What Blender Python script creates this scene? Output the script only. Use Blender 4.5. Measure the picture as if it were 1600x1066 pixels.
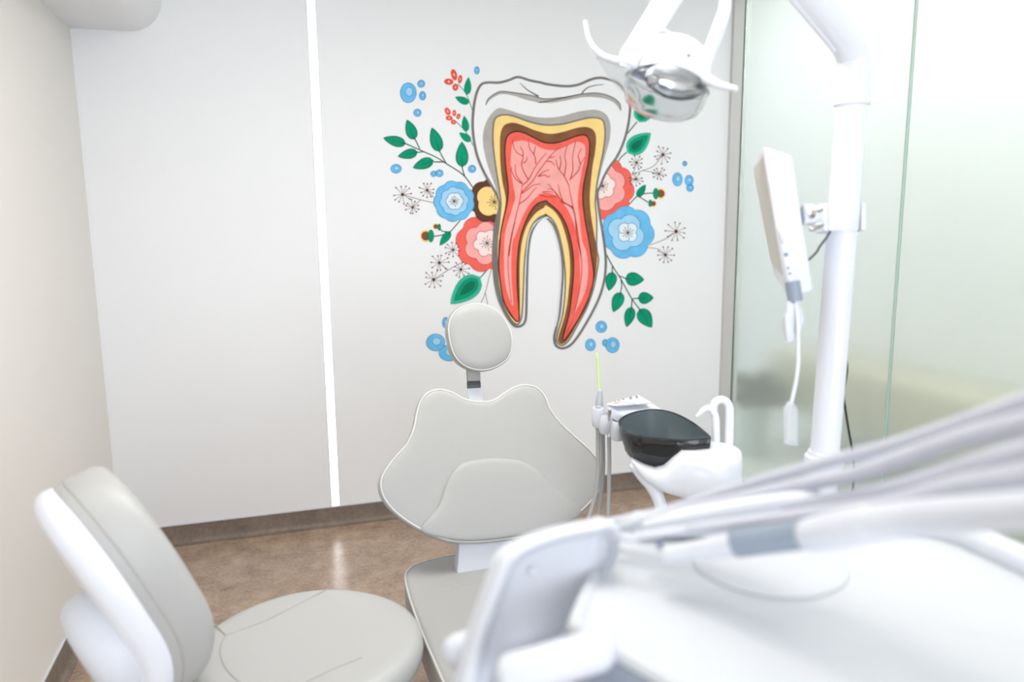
import bpy, bmesh, math, random
from mathutils import Vector, Matrix

for o in list(bpy.data.objects): bpy.data.objects.remove(o)
S = bpy.context.scene
COL = S.collection
random.seed(4)
V = Vector

# ------------------------------------------------------------------ camera
FPX, YAW, PITCH, ROLL, CAMH = 1167.9, .29878, .15948, -.00988, 1.5
cy, sy, cp, sp = math.cos(YAW), math.sin(YAW), math.cos(PITCH), math.sin(PITCH)
CF = V((sy*cp, cy*cp, -sp)); CR0 = V((cy, -sy, 0)); CU0 = CR0.cross(CF)
CR = CR0*math.cos(ROLL) + CU0*math.sin(ROLL); CU = CU0*math.cos(ROLL) - CR0*math.sin(ROLL)
CO = V((0, 0, CAMH))
cam = bpy.data.cameras.new('camera'); cam.sensor_width = 36; cam.lens = FPX/1600*36
cam.clip_start = .05; cam.clip_end = 50
co = bpy.data.objects.new('camera', cam); COL.objects.link(co)
co.matrix_world = Matrix(((CR.x, CU.x, -CF.x, CO.x), (CR.y, CU.y, -CF.y, CO.y), (CR.z, CU.z, -CF.z, CO.z), (0, 0, 0, 1)))
cam.dof.use_dof = True; cam.dof.focus_distance = 2.55; cam.dof.aperture_fstop = 1.7
S.camera = co

# ------------------------------------------------------------------ world, light, exposure
w = bpy.data.worlds.new('world'); S.world = w; w.use_nodes = True
w.node_tree.nodes['Background'].inputs[0].default_value = (.90, .95, 1, 1)
w.node_tree.nodes['Background'].inputs[1].default_value = 1.0
S.view_settings.view_transform = 'Standard'; S.view_settings.look = 'None'
S.view_settings.gamma = 1; S.view_settings.use_curve_mapping = False
S.view_settings.exposure = 0.06

def area(name, loc, target, sx, sy_, power, col):
    l = bpy.data.lights.new(name, 'AREA'); l.shape = 'RECTANGLE'; l.size = sx; l.size_y = sy_
    l.energy = power; l.color = col
    o = bpy.data.objects.new(name, l); COL.objects.link(o); o.location = loc
    o.rotation_euler = (V(target)-V(loc)).to_track_quat('-Z', 'Y').to_euler(); return o
area('daylight', (.9, -1.95, 1.15), (.9, 2, .8), 2.8, 2.0, 74, (.845, .905, 1))
area('ceiling_panel_light', (.15, 1.5, 2.66), (.15, 1.5, 0), 1.2, .6, 9, (.93, .95, 1))
area('ceiling_panel_light', (1.25, 1.7, 2.66), (1.25, 1.7, 0), 1.8, .8, 8.5, (.93, .95, 1))
area('corridor_light', (2.85, 2.6, 3.12), (2.85, 2.6, 0), .6, 4.8, 42, (1, 1, .98))

# ------------------------------------------------------------------ pixel -> place helpers (frame 1600x1066)
def ray(x, y): return CF + CR*((x-800)/FPX) - CU*((y-533)/FPX)
def P(x, y, d): return CO + ray(x, y)*d
def PZ(x, y, z): r = ray(x, y); return CO + r*((z-CAMH)/r.z)
def PY(x, y, Y): r = ray(x, y); return CO + r*(Y/r.y)
def PX(x, y, X): r = ray(x, y); return CO + r*(X/r.x)
def PL(x, y, o, n): r = ray(x, y); return CO + r*((o-CO).dot(n)/r.dot(n))

# ------------------------------------------------------------------ materials
def lin(c):
    return tuple(((v/255)/12.92 if v/255 <= .04045 else ((v/255+.055)/1.055)**2.4) for v in c)
def mat(name, rgb, rough=.5, metal=0, noise=0, nscale=8, trans=0, emit=0, coat=0, bump=0, ior=1.45, spec=.5, raw=False):
    m = bpy.data.materials.new(name); m.use_nodes = True
    nt = m.node_tree; b = nt.nodes['Principled BSDF']
    c = rgb if raw else lin(rgb)
    b.inputs['Base Color'].default_value = (*c, 1)
    b.inputs['Roughness'].default_value = rough; b.inputs['Metallic'].default_value = metal
    b.inputs['IOR'].default_value = ior; b.inputs['Specular IOR Level'].default_value = spec
    b.inputs['Transmission Weight'].default_value = trans
    b.inputs['Coat Weight'].default_value = coat
    if emit:
        b.inputs['Emission Color'].default_value = (*c, 1); b.inputs['Emission Strength'].default_value = emit
    if noise or bump:
        tc = nt.nodes.new('ShaderNodeTexCoord')
        n = nt.nodes.new('ShaderNodeTexNoise'); n.inputs['Scale'].default_value = nscale; n.inputs['Detail'].default_value = 5
        nt.links.new(tc.outputs['Object'], n.inputs['Vector'])
        if noise:
            mr = nt.nodes.new('ShaderNodeMapRange'); mr.inputs['From Min'].default_value = .3; mr.inputs['From Max'].default_value = .7
            mr.inputs['To Min'].default_value = 1-noise; mr.inputs['To Max'].default_value = 1+noise
            nt.links.new(n.outputs['Fac'], mr.inputs['Value'])
            mx = nt.nodes.new('ShaderNodeVectorMath'); mx.operation = 'SCALE'; mx.inputs[0].default_value = c
            nt.links.new(mr.outputs[0], mx.inputs['Scale']); nt.links.new(mx.outputs[0], b.inputs['Base Color'])
        if bump:
            bp = nt.nodes.new('ShaderNodeBump'); bp.inputs['Strength'].default_value = bump; bp.inputs['Distance'].default_value = .002
            nt.links.new(n.outputs['Fac'], bp.inputs['Height']); nt.links.new(bp.outputs[0], b.inputs['Normal'])
    return m

M = {}
M['wall'] = mat('white_wall', (238, 239, 241), .5, noise=.006, nscale=3)
M['wall_warm'] = mat('warm_white_wall', (236, 232, 227), .55, noise=.006, nscale=3)
M['ceiling'] = mat('ceiling_white', (242, 241, 238), .7)
M['white'] = mat('white_enamel', (229, 232, 239), .28, coat=.3, noise=.004, nscale=5)
M['plastic'] = mat('white_plastic', (211, 214, 221), .4, noise=.004, nscale=5)
M['leather'] = mat('grey_upholstery', (165, 165, 163), .42, bump=.12, nscale=260)
M['leather2'] = mat('stool_upholstery', (177, 177, 175), .42, bump=.12, nscale=260)
M['piping'] = mat('piping_pale', (214, 213, 208), .4)
M['seam'] = mat('seam_thread', (168, 167, 162), .6)
M['greytube'] = mat('grey_rubber_hose', (160, 160, 158), .5)
M['hose'] = mat('lavender_grey_hose', (196, 198, 208), .38)
M['greyband'] = mat('blue_grey_grip', (140, 152, 166), .4)
M['greyplastic'] = mat('grey_plastic', (170, 174, 182), .4)
M['dark'] = mat('dark_grey_plastic', (84, 84, 84), .4)
M['black'] = mat('black_rubber', (22, 23, 26), .45)
M['chrome'] = mat('brushed_metal', (205, 203, 200), .22, metal=1)
M['mirror'] = mat('mirror_reflector', (228, 229, 228), .22, metal=1)
M['alu'] = mat('aluminium_channel', (206, 204, 202), .45, metal=.2)
M['darkgreen'] = mat('dark_green_edge', (60, 80, 70), .3)
M['clear'] = mat('clear_polycarbonate', (238, 240, 241), .06, trans=1, ior=1.3)
M['lime'] = mat('lime_plastic', (188, 214, 126), .35)
M['screen'] = mat('screen_grey', (206, 204, 196), .7, spec=.1)
M['button'] = mat('blue_grey_button', (120, 130, 160), .4)
M['led'] = mat('led_diffuser', (255, 255, 255), .5, emit=5)
M['lamp_panel'] = mat('lamp_diffuser', (255, 252, 246), .5, emit=3)
M['beige'] = mat('beige_laminate', (200, 192, 166), .5)
M['foliage'] = mat('dark_foliage', (24, 52, 42), .6, noise=.3, nscale=20)
M['pot'] = mat('pale_pot', (196, 208, 202), .6)
M['pale_tile'] = mat('pale_floor', (244, 248, 246), .35)
M['red_print'] = mat('pink_print', (214, 150, 160), .5)
M['grey_print'] = mat('grey_print', (150, 150, 156), .5)

def floor_mat(name, c1, c2, rough):
    m = bpy.data.materials.new(name); m.use_nodes = True; nt = m.node_tree; b = nt.nodes['Principled BSDF']
    tc = nt.nodes.new('ShaderNodeTexCoord')
    n1 = nt.nodes.new('ShaderNodeTexNoise'); n1.inputs['Scale'].default_value = 9; n1.inputs['Detail'].default_value = 9; n1.inputs['Roughness'].default_value = .72
    n2 = nt.nodes.new('ShaderNodeTexNoise'); n2.inputs['Scale'].default_value = 70; n2.inputs['Detail'].default_value = 4
    ad = nt.nodes.new('ShaderNodeMath'); ad.operation = 'MULTIPLY_ADD'; ad.inputs[1].default_value = .45
    r = nt.nodes.new('ShaderNodeValToRGB'); e = r.color_ramp.elements
    e[0].position = .5; e[0].color = (*lin(c1), 1); e[1].position = .95; e[1].color = (*lin(c2), 1)
    for n in (n1, n2): nt.links.new(tc.outputs['Object'], n.inputs['Vector'])
    nt.links.new(n2.outputs['Fac'], ad.inputs[0]); nt.links.new(n1.outputs['Fac'], ad.inputs[2])
    nt.links.new(ad.outputs[0], r.inputs['Fac']); nt.links.new(r.outputs['Color'], b.inputs['Base Color'])
    b.inputs['Roughness'].default_value = rough
    return m
M['floor'] = floor_mat('brown_vinyl_floor', (136, 114, 97), (188, 163, 142), .25)
M['skirting'] = floor_mat('brown_vinyl_skirting', (104, 92, 82), (140, 124, 110), .45)

def glass_mat():
    m = bpy.data.materials.new('frosted_glass'); m.use_nodes = True; nt = m.node_tree
    out = nt.nodes['Material Output']; b = nt.nodes['Principled BSDF']
    b.inputs['Base Color'].default_value = (.93, .985, .95, 1); b.inputs['Roughness'].default_value = .23; b.inputs['Specular IOR Level'].default_value = .15
    b.inputs['Transmission Weight'].default_value = 1; b.inputs['IOR'].default_value = 1.3
    d = nt.nodes.new('ShaderNodeBsdfDiffuse'); d.inputs[0].default_value = (.86, .92, .88, 1)
    t = nt.nodes.new('ShaderNodeBsdfTranslucent'); t.inputs[0].default_value = (.88, .95, .90, 1)
    a = nt.nodes.new('ShaderNodeMixShader'); a.inputs[0].default_value = .5
    nt.links.new(d.outputs[0], a.inputs[1]); nt.links.new(t.outputs[0], a.inputs[2])
    mx = nt.nodes.new('ShaderNodeMixShader'); mx.inputs[0].default_value = .24
    nt.links.new(b.outputs[0], mx.inputs[1]); nt.links.new(a.outputs[0], mx.inputs[2])
    nt.links.new(mx.outputs[0], out.inputs['Surface'])
    return m
M['frost'] = glass_mat()

# ------------------------------------------------------------------ object helpers
def wloc(o):
    l = V((0, 0, 0))
    while o is not None: l += o.location; o = o.parent
    return l
def thing(name, label, cat, loc=(0, 0, 0), group=None):
    o = bpy.data.objects.new(name, None); COL.objects.link(o); o.location = loc; o.empty_display_size = .05
    o['label'] = label; o['category'] = cat
    if group: o['group'] = group
    return o
def tag(o, label, cat, group=None):
    o['label'] = label; o['category'] = cat
    if group: o['group'] = group
    return o
def obj(name, bm, m, parent=None, smooth=40, label=None, kind=None, recalc=True):
    if recalc: bmesh.ops.recalc_face_normals(bm, faces=bm.faces)
    me = bpy.data.meshes.new(name)
    if parent is not None: bmesh.ops.translate(bm, verts=bm.verts, vec=-wloc(parent))
    bm.to_mesh(me); bm.free()
    for mm in (m if isinstance(m, (list, tuple)) else [m]): me.materials.append(mm)
    if smooth:
        for p in me.polygons: p.use_smooth = True
        me.set_sharp_from_angle(angle=math.radians(smooth))
    o = bpy.data.objects.new(name, me); COL.objects.link(o)
    if parent is not None: o.parent = parent
    if label: o['label'] = label
    if kind: o['kind'] = kind
    return o
def add_box(bm, c, s, bevel=0, seg=2, axes=None):
    c = V(c); ax = axes or (V((1, 0, 0)), V((0, 1, 0)), V((0, 0, 1)))
    vs = []
    for i in (-1, 1):
        for j in (-1, 1):
            for k in (-1, 1):
                vs.append(bm.verts.new(c + ax[0]*(i*s[0]/2) + ax[1]*(j*s[1]/2) + ax[2]*(k*s[2]/2)))
    fs = [bm.faces.new([vs[i] for i in q]) for q in ((0, 1, 3, 2), (4, 6, 7, 5), (0, 4, 5, 1), (2, 3, 7, 6), (0, 2, 6, 4), (1, 5, 7, 3))]
    if bevel:
        es = list({e for f in fs for e in f.edges})
        bmesh.ops.bevel(bm, geom=es, offset=bevel, segments=seg, profile=.5, affect='EDGES')
def box(name, c, s, m, parent=None, bevel=0, axes=None, seg=2, **k):
    bm = bmesh.new(); add_box(bm, c, s, bevel, seg, axes); return obj(name, bm, m, parent, **k)
def hexa(name, pts, m, parent=None, bevel=0, seg=3, **k):
    """eight corners: four of one face in order, four of the opposite face in the same order"""
    bm = bmesh.new(); v = [bm.verts.new(p) for p in pts]
    for q in ((0, 1, 2, 3), (7, 6, 5, 4), (0, 4, 5, 1), (1, 5, 6, 2), (2, 6, 7, 3), (3, 7, 4, 0)): bm.faces.new([v[i] for i in q])
    bmesh.ops.recalc_face_normals(bm, faces=bm.faces)
    if bevel: bmesh.ops.bevel(bm, geom=list(bm.edges), offset=bevel, segments=seg, profile=.5, affect='EDGES')
    return obj(name, bm, m, parent, **k)
def spline(pts, n=6, closed=False):
    pts = [V(p) for p in pts]; out = []; N = len(pts)
    rng = range(N if closed else N-1)
    for i in rng:
        p1, p2 = pts[i], pts[(i+1) % N]
        p0 = pts[(i-1) % N] if (closed or i > 0) else p1*2-p2
        p3 = pts[(i+2) % N] if (closed or i < N-2) else p2*2-p1
        for k in range(n):
            t = k/n
            out.append(.5*((2*p1)+(p2-p0)*t+(2*p0-5*p1+4*p2-p3)*t*t+(3*p1-p0-3*p2+p3)*t**3))
    if not closed: out.append(pts[-1])
    return out
def lerplist(vals, n):
    out = []
    for i in range(n):
        t = i/(n-1)*(len(vals)-1); k = min(int(t), len(vals)-2); out.append(vals[k]+(vals[k+1]-vals[k])*(t-k))
    return out
def loft(bm, rings, cap=True):
    R = [[bm.verts.new(p) for p in r] for r in rings]
    n = len(R[0])
    for a, b in zip(R, R[1:]):
        for i in range(n): bm.faces.new((a[i], a[(i+1) % n], b[(i+1) % n], b[i]))
    if cap: bm.faces.new(R[0][::-1]); bm.faces.new(R[-1])
    return R
def add_tube(bm, pts, r, seg=12, round_ends=True, flat=1, up=None):
    pts = [V(p) for p in pts]; n = len(pts)
    rad = lerplist(r, n) if isinstance(r, (list, tuple)) else [r]*n
    T = [(pts[min(i+1, n-1)]-pts[max(i-1, 0)]).normalized() for i in range(n)]
    a = V(up) if up else (V((0, 0, 1)) if abs(T[0].z) < .9 else V((1, 0, 0)))
    rings = []; X = (a-T[0]*a.dot(T[0])).normalized()
    def ring(c, x, t, q): 
        y = t.cross(x)
        return [c+(x*math.cos(2*math.pi*k/seg)+y*math.sin(2*math.pi*k/seg)*flat)*q for k in range(seg)]
    for i in range(n):
        X = (X-T[i]*X.dot(T[i])).normalized()
        if i == 0 and round_ends:
            for f in (.25, .6, .85): rings.append(ring(pts[0]-T[0]*rad[0]*.8*math.sqrt(1-f*f), X, T[0], rad[0]*f))
        rings.append(ring(pts[i], X, T[i], rad[i]))
        if i == n-1 and round_ends:
            for f in (.85, .6, .25): rings.append(ring(pts[i]+T[i]*rad[i]*.8*math.sqrt(1-f*f), X, T[i], rad[i]*f))
    loft(bm, rings)
def tube(name, pts, r, m, parent=None, seg=12, sm=0, round_ends=True, flat=1, up=None, **k):
    if sm: pts = spline(pts, sm)
    bm = bmesh.new(); add_tube(bm, pts, r, seg, round_ends, flat, up); return obj(name, bm, m, parent, **k)
def add_loop_tube(bm, pts, r, seg=6):
    pts = [V(p) for p in pts]; n = len(pts); c = sum(pts, V())/n; rings = []
    for i in range(n):
        t = (pts[(i+1) % n]-pts[i-1]).normalized(); a = (pts[i]-c).normalized(); x = (a-t*a.dot(t)).normalized(); y = t.cross(x)
        rings.append([pts[i]+(x*math.cos(2*math.pi*k/seg)+y*math.sin(2*math.pi*k/seg))*r for k in range(seg)])
    loft(bm, rings+[], cap=False)
    bm.verts.ensure_lookup_table(); L = (n-1)*seg
    for k in range(seg): bm.faces.new((bm.verts[L+k], bm.verts[L+(k+1) % seg], bm.verts[(k+1) % seg], bm.verts[k]))
def lathe(name, prof, m, parent=None, o=(0, 0, 0), axis=(0, 0, 1), seg=32, ref=None, **k):
    """prof = (radius, height) pairs along axis"""
    a = V(axis).normalized(); x = V(ref) if ref else (V((1, 0, 0)) if abs(a.x) < .9 else V((0, 1, 0)))
    x = (x-a*x.dot(a)).normalized(); y = a.cross(x); o = V(o)
    bm = bmesh.new()
    loft(bm, [[o+a*h+(x*math.cos(2*math.pi*i/seg)+y*math.sin(2*math.pi*i/seg))*max(r, 1e-4) for i in range(seg)] for r, h in prof])
    return obj(name, bm, m, parent, **k)
def pillow(name, uv, fr, prof, m, parent=None, warp=None, cen=None, **k):
    """outline uv (metres) in frame (o, U, Vv, N); prof = (scale, depth) rings from the back to the front"""
    o, U, Vv, N = fr
    c = cen or (sum(p[0] for p in uv)/len(uv), sum(p[1] for p in uv)/len(uv))
    bm = bmesh.new(); rings = []
    for s, d in prof:
        s = max(s, .002); rg = []
        for u, v in uv:
            uu, vv = c[0]+(u-c[0])*s, c[1]+(v-c[1])*s
            rg.append(o+U*uu+Vv*vv+N*(d+(warp(uu, vv) if warp else 0)))
        rings.append(rg)
    loft(bm, rings); return obj(name, bm, m, parent, **k)
def outline_on(pxs, fr, n=5, closed=True):
    o, U, Vv, N = fr; out = []
    for x, y in pxs:
        p = PL(x, y, o, N)-o; out.append(V((p.dot(U), p.dot(Vv), 0)))
    return [(q.x, q.y) for q in spline(out, n, closed)]
def frame(o, N, up=(0, 0, 1)):
    N = V(N).normalized(); U = V(up).cross(N).normalized(); return (V(o), U, N.cross(U), N)

# ================================================================== SETTING
D, XL, XR, SOF, CEIL, YB = 3.6726, -.780, 2.450, 2.31, 2.72, -2.1
def struct(name, c, s, m, **k):
    o = box(name, c, s, m, smooth=0, **k); o['kind'] = 'structure'; return o
struct('floor', ((XL-.1+XR)/2, .75, -.05), (XR-XL+.1, 6.1, .1), M['floor'])
struct('floor', (3.05, 2.4, -.05), (1.19, 6.8, .1), M['pale_tile'])
struct('ceiling', ((XL-.1+XR+.02)/2, .75, CEIL+.05), (XR-XL+.12, 6.1, .1), M['ceiling'])
struct('ceiling', (3.07, 2.4, 3.25), (1.3, 6.8, .1), M['ceiling'])
struct('wall_right', (XR+.05, 2.4, (CEIL+3.3)/2), (.06, 6.8, 3.3-CEIL), M['wall'])
XLED = .1986
struct('wall_back', ((XL-.1+XLED-.022)/2, D+.05, CEIL/2), (XLED-.022-XL+.1, .1, CEIL), M['wall'])
struct('wall_back', ((XLED+.022+XR+.05)/2, D+.05, CEIL/2), (XR+.05-XLED-.022, .1, CEIL), M['wall'])
struct('wall_back', (XLED, D+.06, CEIL/2), (.044, .06, CEIL), M['wall'])
struct('wall_left', (XL-.05, (D+YB)/2, CEIL/2), (.1, D-YB, CEIL), M['wall_warm'])
bm = bmesh.new()                                               # lowered bulkhead along the left wall, its free edge rounded off
prof = [(XL-.01, CEIL+.02), (XL-.01, SOF), (-.56, SOF)] + [(-.56+.14*math.sin(a), SOF+.14-.14*math.cos(a)) for a in [math.pi/2*i/10 for i in range(1, 11)]] + [(-.42, CEIL+.02)]
loft(bm, [[V((x, y, z)) for x, z in prof] for y in (YB, D)])
o_ = obj('trim_1', bm, M['wall'], smooth=50); o_['kind'] = 'structure'
# rear wall with a wide window opening behind the camera
struct('wall_rear', (XL+.1, YB-.05, CEIL/2), (.4, .1, CEIL), M['wall'])
struct('wall_rear', (2.42, YB-.05, CEIL/2), (.26, .1, CEIL), M['wall'])
struct('wall_rear', (.79, YB-.05, .05), (3.0, .1, .1), M['wall'])
struct('wall_rear', (.79, YB-.05, 2.46), (3.0, .1, .52), M['wall'])
# coved vinyl skirting
def skirting(name, a, b, nrm):
    a, b, nrm = V(a), V(b), V(nrm); Z = V((0, 0, 1)); bm = bmesh.new()
    prof = [(0, 0), (.03, 0), (.03, .002), (.018, .004), (.009, .012), (.005, .026), (.004, .092), (0, .094)]
    loft(bm, [[p+nrm*u+Z*v for u, v in prof] for p in (a, b)])
    o = obj(name, bm, M['skirting']); o['kind'] = 'structure'
skirting('baseboard_back', (XL, D, 0), (2.37, D, 0), (0, -1, 0))
skirting('baseboard_left', (XL, YB, 0), (XL, D, 0), (1, 0, 0))
struct('trim_2', ((XL+2.37)/2, D-.003, .097), (2.37-XL, .006, .006), M['plastic'])
struct('trim_3', (XL+.003, (YB+D)/2, .097), (.006, D-YB, .006), M['plastic'])
# aluminium post where the white wall meets the glass, dark glass edge
struct('trim_4', (2.408, D-.012, CEIL/2), (.062, .024, CEIL), M['alu'])
struct('trim_5', (2.444, D-.010, CEIL/2), (.012, .02, CEIL), M['darkgreen'])
# frosted glass partition
YJ = 2.503
struct('window_1', (XR+.006, (D-.022+YJ+.003)/2, CEIL/2), (.012, D-.022-YJ-.003, CEIL-.04), M['frost'])
struct('window_2', (XR+.006, (YJ-.003+1.33)/2, CEIL/2), (.012, YJ-.003-1.33, CEIL-.04), M['frost'])
struct('window_3', (XR+.006, (1.324+.15)/2, CEIL/2), (.012, 1.324-.15, CEIL-.04), M['frost'])
struct('window_4', (XR+.006, (.144-1.0)/2, CEIL/2), (.012, 1.144, CEIL-.04), M['frost'])
M['joint'] = mat('glass_joint', (176, 200, 188), .3)
struct('trim_6', (XR+.003, YJ, CEIL/2), (.016, .008, CEIL-.04), M['joint'])
struct('trim_7', (XR+.003, 1.327, CEIL/2), (.016, .008, CEIL-.04), M['joint'])
struct('trim_8', (XR+.004, 1.3, .01), (.03, 4.7, .02), M['darkgreen'])
struct('wall_right', (XR+.006, -1.55, CEIL/2), (.012, 1.1, CEIL), M['wall'])
# corridor behind the glass
struct('wall_corridor', (3.6, 2.4, 1.65), (.1, 6.8, 3.3), M['wall'])
struct('wall_corridor', (3.05, 5.75, 1.65), (1.2, .1, 3.3), M['wall'])
struct('wall_corridor', (3.05, -.95, 1.65), (1.2, .1, 3.3), M['wall'])

# luminous strip let into the back wall
t = thing('light_strip', 'vertical glowing white strip light recessed in the back wall left of the tooth mural', 'light', (XLED, D, .1))
box('diffuser', (XLED, D+.012, (.1+CEIL)/2), (.034, .012, CEIL-.1), M['led'], t, smooth=0)
for s in (-1, 1): box('channel_edge', (XLED+s*.0195, D+.009, (.1+CEIL)/2), (.005, .022, CEIL-.1), M['white'], t, smooth=0)
for k, (x, y, wd) in enumerate(((.15, 1.5, 'over the grey operator stool'), (1.25, 1.7, 'over the black spittoon bowl'))):
    t = thing('ceiling_light', 'flat rectangular ceiling light panel '+wd, 'light', (x, y, CEIL), 'ceiling light panels')
    box('frame', (x, y, CEIL-.015), ((1.26, .66, .03) if k == 0 else (1.86, .86, .03)), M['white'], t, bevel=.004)
    box('diffuser', (x, y, CEIL-.033), ((1.2, .6, .01) if k == 0 else (1.8, .8, .01)), M['lamp_panel'], t)

# blurred furniture beyond the frosted glass
t = thing('wall_cabinet', 'long low beige wall-hung cabinet blurred behind the frosted glass', 'cabinet', (3.3, 2.2, .3))
box('body', (3.31, 2.15, .46), (.44, 4.1, .34), M['beige'], t, bevel=.008)
for k in range(5): box('door', (3.085, .5+k*.82, .46), (.016, .80, .32), M['beige'], t, bevel=.003)
t = thing('potted_plant', 'dark green leafy plant in a pale pot blurred behind the frosted glass', 'plant', (2.86, 4.0, 0))
PC = V((2.86, 4.0, 0))
lathe('pot', [(.0, 0), (.08, 0), (.10, .30), (.11, .33), (.09, .33), (.0, .29)], M['pot'], t, PC)
bm = bmesh.new()
for i in range(150):
    a, e, l = random.uniform(0, 6.28), random.uniform(.05, 1.2), random.uniform(.16, .26)
    d = V((math.cos(a)*math.cos(e), math.sin(a)*math.cos(e), math.sin(e))); b0 = PC+V((0, 0, .34))
    sd = d.cross(V((0, 0, 1))).normalized()*.045
    p = [b0+d*l*.25, b0+d*l*.65+sd, b0+d*l*1.05-V((0, 0, .03)), b0+d*l*.65-sd]
    bm.faces.new([bm.verts.new(q) for q in p])
obj('foliage', bm, M['foliage'], t, smooth=0, kind='stuff')

# ================================================================== TOOTH MURAL on the back wall
mural = thing('tooth_mural', 'large colourful painted mural of a cut-open tooth among flowers and leaves', 'mural', (1.35, D, .8))
def pm(n, c, noise=.10, sc=14): return mat(n, c, .65, noise=noise, nscale=sc, spec=.2)
C = {'grey_line': pm('paint_grey', (122, 119, 116)), 'grey': pm('paint_light_grey', (178, 173, 169)), 'yellow': pm('paint_yellow', (250, 217, 140), .05),
     'brown': pm('paint_brown', (132, 86, 58), .2), 'brown2': pm('paint_dark_brown', (98, 62, 46), .15), 'dark': pm('paint_umber', (66, 36, 26)),
     'red': pm('paint_red', (244, 104, 90), .09), 'pink': pm('paint_pink', (248, 172, 168), .07), 'vein': pm('paint_vein', (205, 60, 44)),
     'palepink': pm('paint_pale_pink', (250, 228, 224), .03), 'blue': pm('paint_blue', (110, 190, 238), .10), 'blue2': pm('paint_mid_blue', (165, 212, 242), .06),
     'blue3': pm('paint_pale_blue', (226, 238, 246), .03), 'blueline': pm('paint_blue_line', (62, 138, 190)), 'leaf': pm('paint_green', (0, 150, 112), .12),
     'leafdark': pm('paint_dark_green', (0, 92, 70)), 'leaflight': pm('paint_mint', (62, 180, 150), .06), 'leafdeep': pm('paint_deep_green', (8, 112, 84)),
     'twig': pm('paint_twig', (128, 92, 80)), 'seed': pm('paint_seed', (84, 56, 48)), 'white': M['wall'], 'redline': pm('paint_red_line', (190, 84, 80)),
     'petal': pm('paint_scarlet', (232, 88, 66), .12)}
CROP = {1: (590, 90, .2158), 2: (590, 300, .2626), 3: (840, 90, .2158), 4: (840, 300, .2626), 7: (730, 170, .2158)}
def K(n, pts): ox, oy, f = CROP[n]; return [V((ox+x*f, oy+y*f, 0)) for x, y in pts]
class Paint:
    """flat painted shapes lying on the wall, each coat 0.25 mm over the last"""
    def __init__(s): s.bm = bmesh.new(); s.m = []
    def idx(s, c):
        if c not in s.m: s.m.append(c)
        return s.m.index(c)
    def w(s, p, L): q = PY(p.x, p.y, D); return q+V((0, -.0006-.00025*L, 0))
    def fill(s, pts, c, L):
        f = s.bm.faces.new([s.bm.verts.new(s.w(p, L)) for p in pts]); f.material_index = s.idx(c)
        f.normal_update()
        if f.normal.y > 0: f.normal_flip()
    def line(s, pts, wd, c, L, closed=False):
        n = len(pts); wl = lerplist(wd, n) if isinstance(wd, (list, tuple)) else [wd]*n; A = []
        for i in range(n):
            a = pts[(i-1) % n] if closed or i else pts[i]; b = pts[(i+1) % n] if closed or i < n-1 else pts[i]
            t = b-a
            if t.length < 1e-6: t = V((1, 0, 0))
            t.normalize(); nn = V((-t.y, t.x, 0))*wl[i]/2
            A.append((s.bm.verts.new(s.w(pts[i]+nn, L)), s.bm.verts.new(s.w(pts[i]-nn, L))))
        k = s.idx(c)
        for i in range(n if closed else n-1):
            a, b = A[i], A[(i+1) % n]
            f = s.bm.faces.new((a[0], b[0], b[1], a[1])); f.material_index = k; f.normal_update()
            if f.normal.y > 0: f.normal_flip()
    def done(s, name, parent=mural, **k):
        bmesh.ops.triangulate(s.bm, faces=[f for f in s.bm.faces if len(f.verts) > 4])
        return obj(name, s.bm, [C[c] for c in s.m], parent, smooth=0, recalc=False, **k)
def ell(c, rx, ry, rot=0, n=20):
    return [c+V((math.cos(a)*rx*math.cos(rot)-math.sin(a)*ry*math.sin(rot), math.cos(a)*rx*math.sin(rot)+math.sin(a)*ry*math.cos(rot), 0)) for a in [2*math.pi*i/n for i in range(n)]]
def leafshape(base, tip, wd, n=10):
    ax = tip-base; nn = V((-ax.y, ax.x, 0)).normalized(); L, R = [], []
    for i in range(n+1):
        t = i/n; h = wd/2*(math.sin(math.pi*t**.72))**.8 if 0 < t < 1 else 0
        L.append(base+ax*t+nn*h); R.append(base+ax*t-nn*h)
    return L+R[-2:0:-1]
def bloom(c, r, n, amp, rot, m=60, sx=1, sy_=1):
    return [c+V((math.cos(a)*sx, math.sin(a)*sy_, 0))*r*(1-amp+amp*abs(math.cos(n*(a-rot)/2))**.7) for a in [2*math.pi*i/m for i in range(m)]]
def leaf(n, tip, base, wd, outline=True, col='leaf', L=2, stem=None):
    p = Paint(); f = CROP[n][2]; t, b = K(n, [tip, base]); q = leafshape(b, t, wd*f)
    p.fill(q, col, L)
    if outline:
        p.line(q, 1.1, 'leafdark', L+1, True); p.line([b, b+(t-b)*.62], [1.3, .4], 'leafdark', L+1)
    if stem: p.line(K(n, stem), 1.5, 'leafdark' if outline else 'leaf', 1)
    p.done('leaf')
def big_leaf(n, tip, base, wd, stem):
    p = Paint(); f = CROP[n][2]; t, b = K(n, [tip, base]); m_ = b+(t-b)*.08
    p.fill(leafshape(b, t, wd*f), 'leaflight', 2); p.fill(leafshape(m_, b+(t-b)*.88, wd*f*.68), 'leaf', 3)
    p.fill(leafshape(b+(t-b)*.18, b+(t-b)*.68, wd*f*.36), 'leafdeep', 4); p.line(K(n, stem), 1.7, 'leafdark', 1); p.done('leaf')
def stems(name, n, paths, wd, c):
    p = Paint()
    for q in paths: p.line(spline(K(n, q), 4), wd, c, 1)
    p.done(name)
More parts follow.
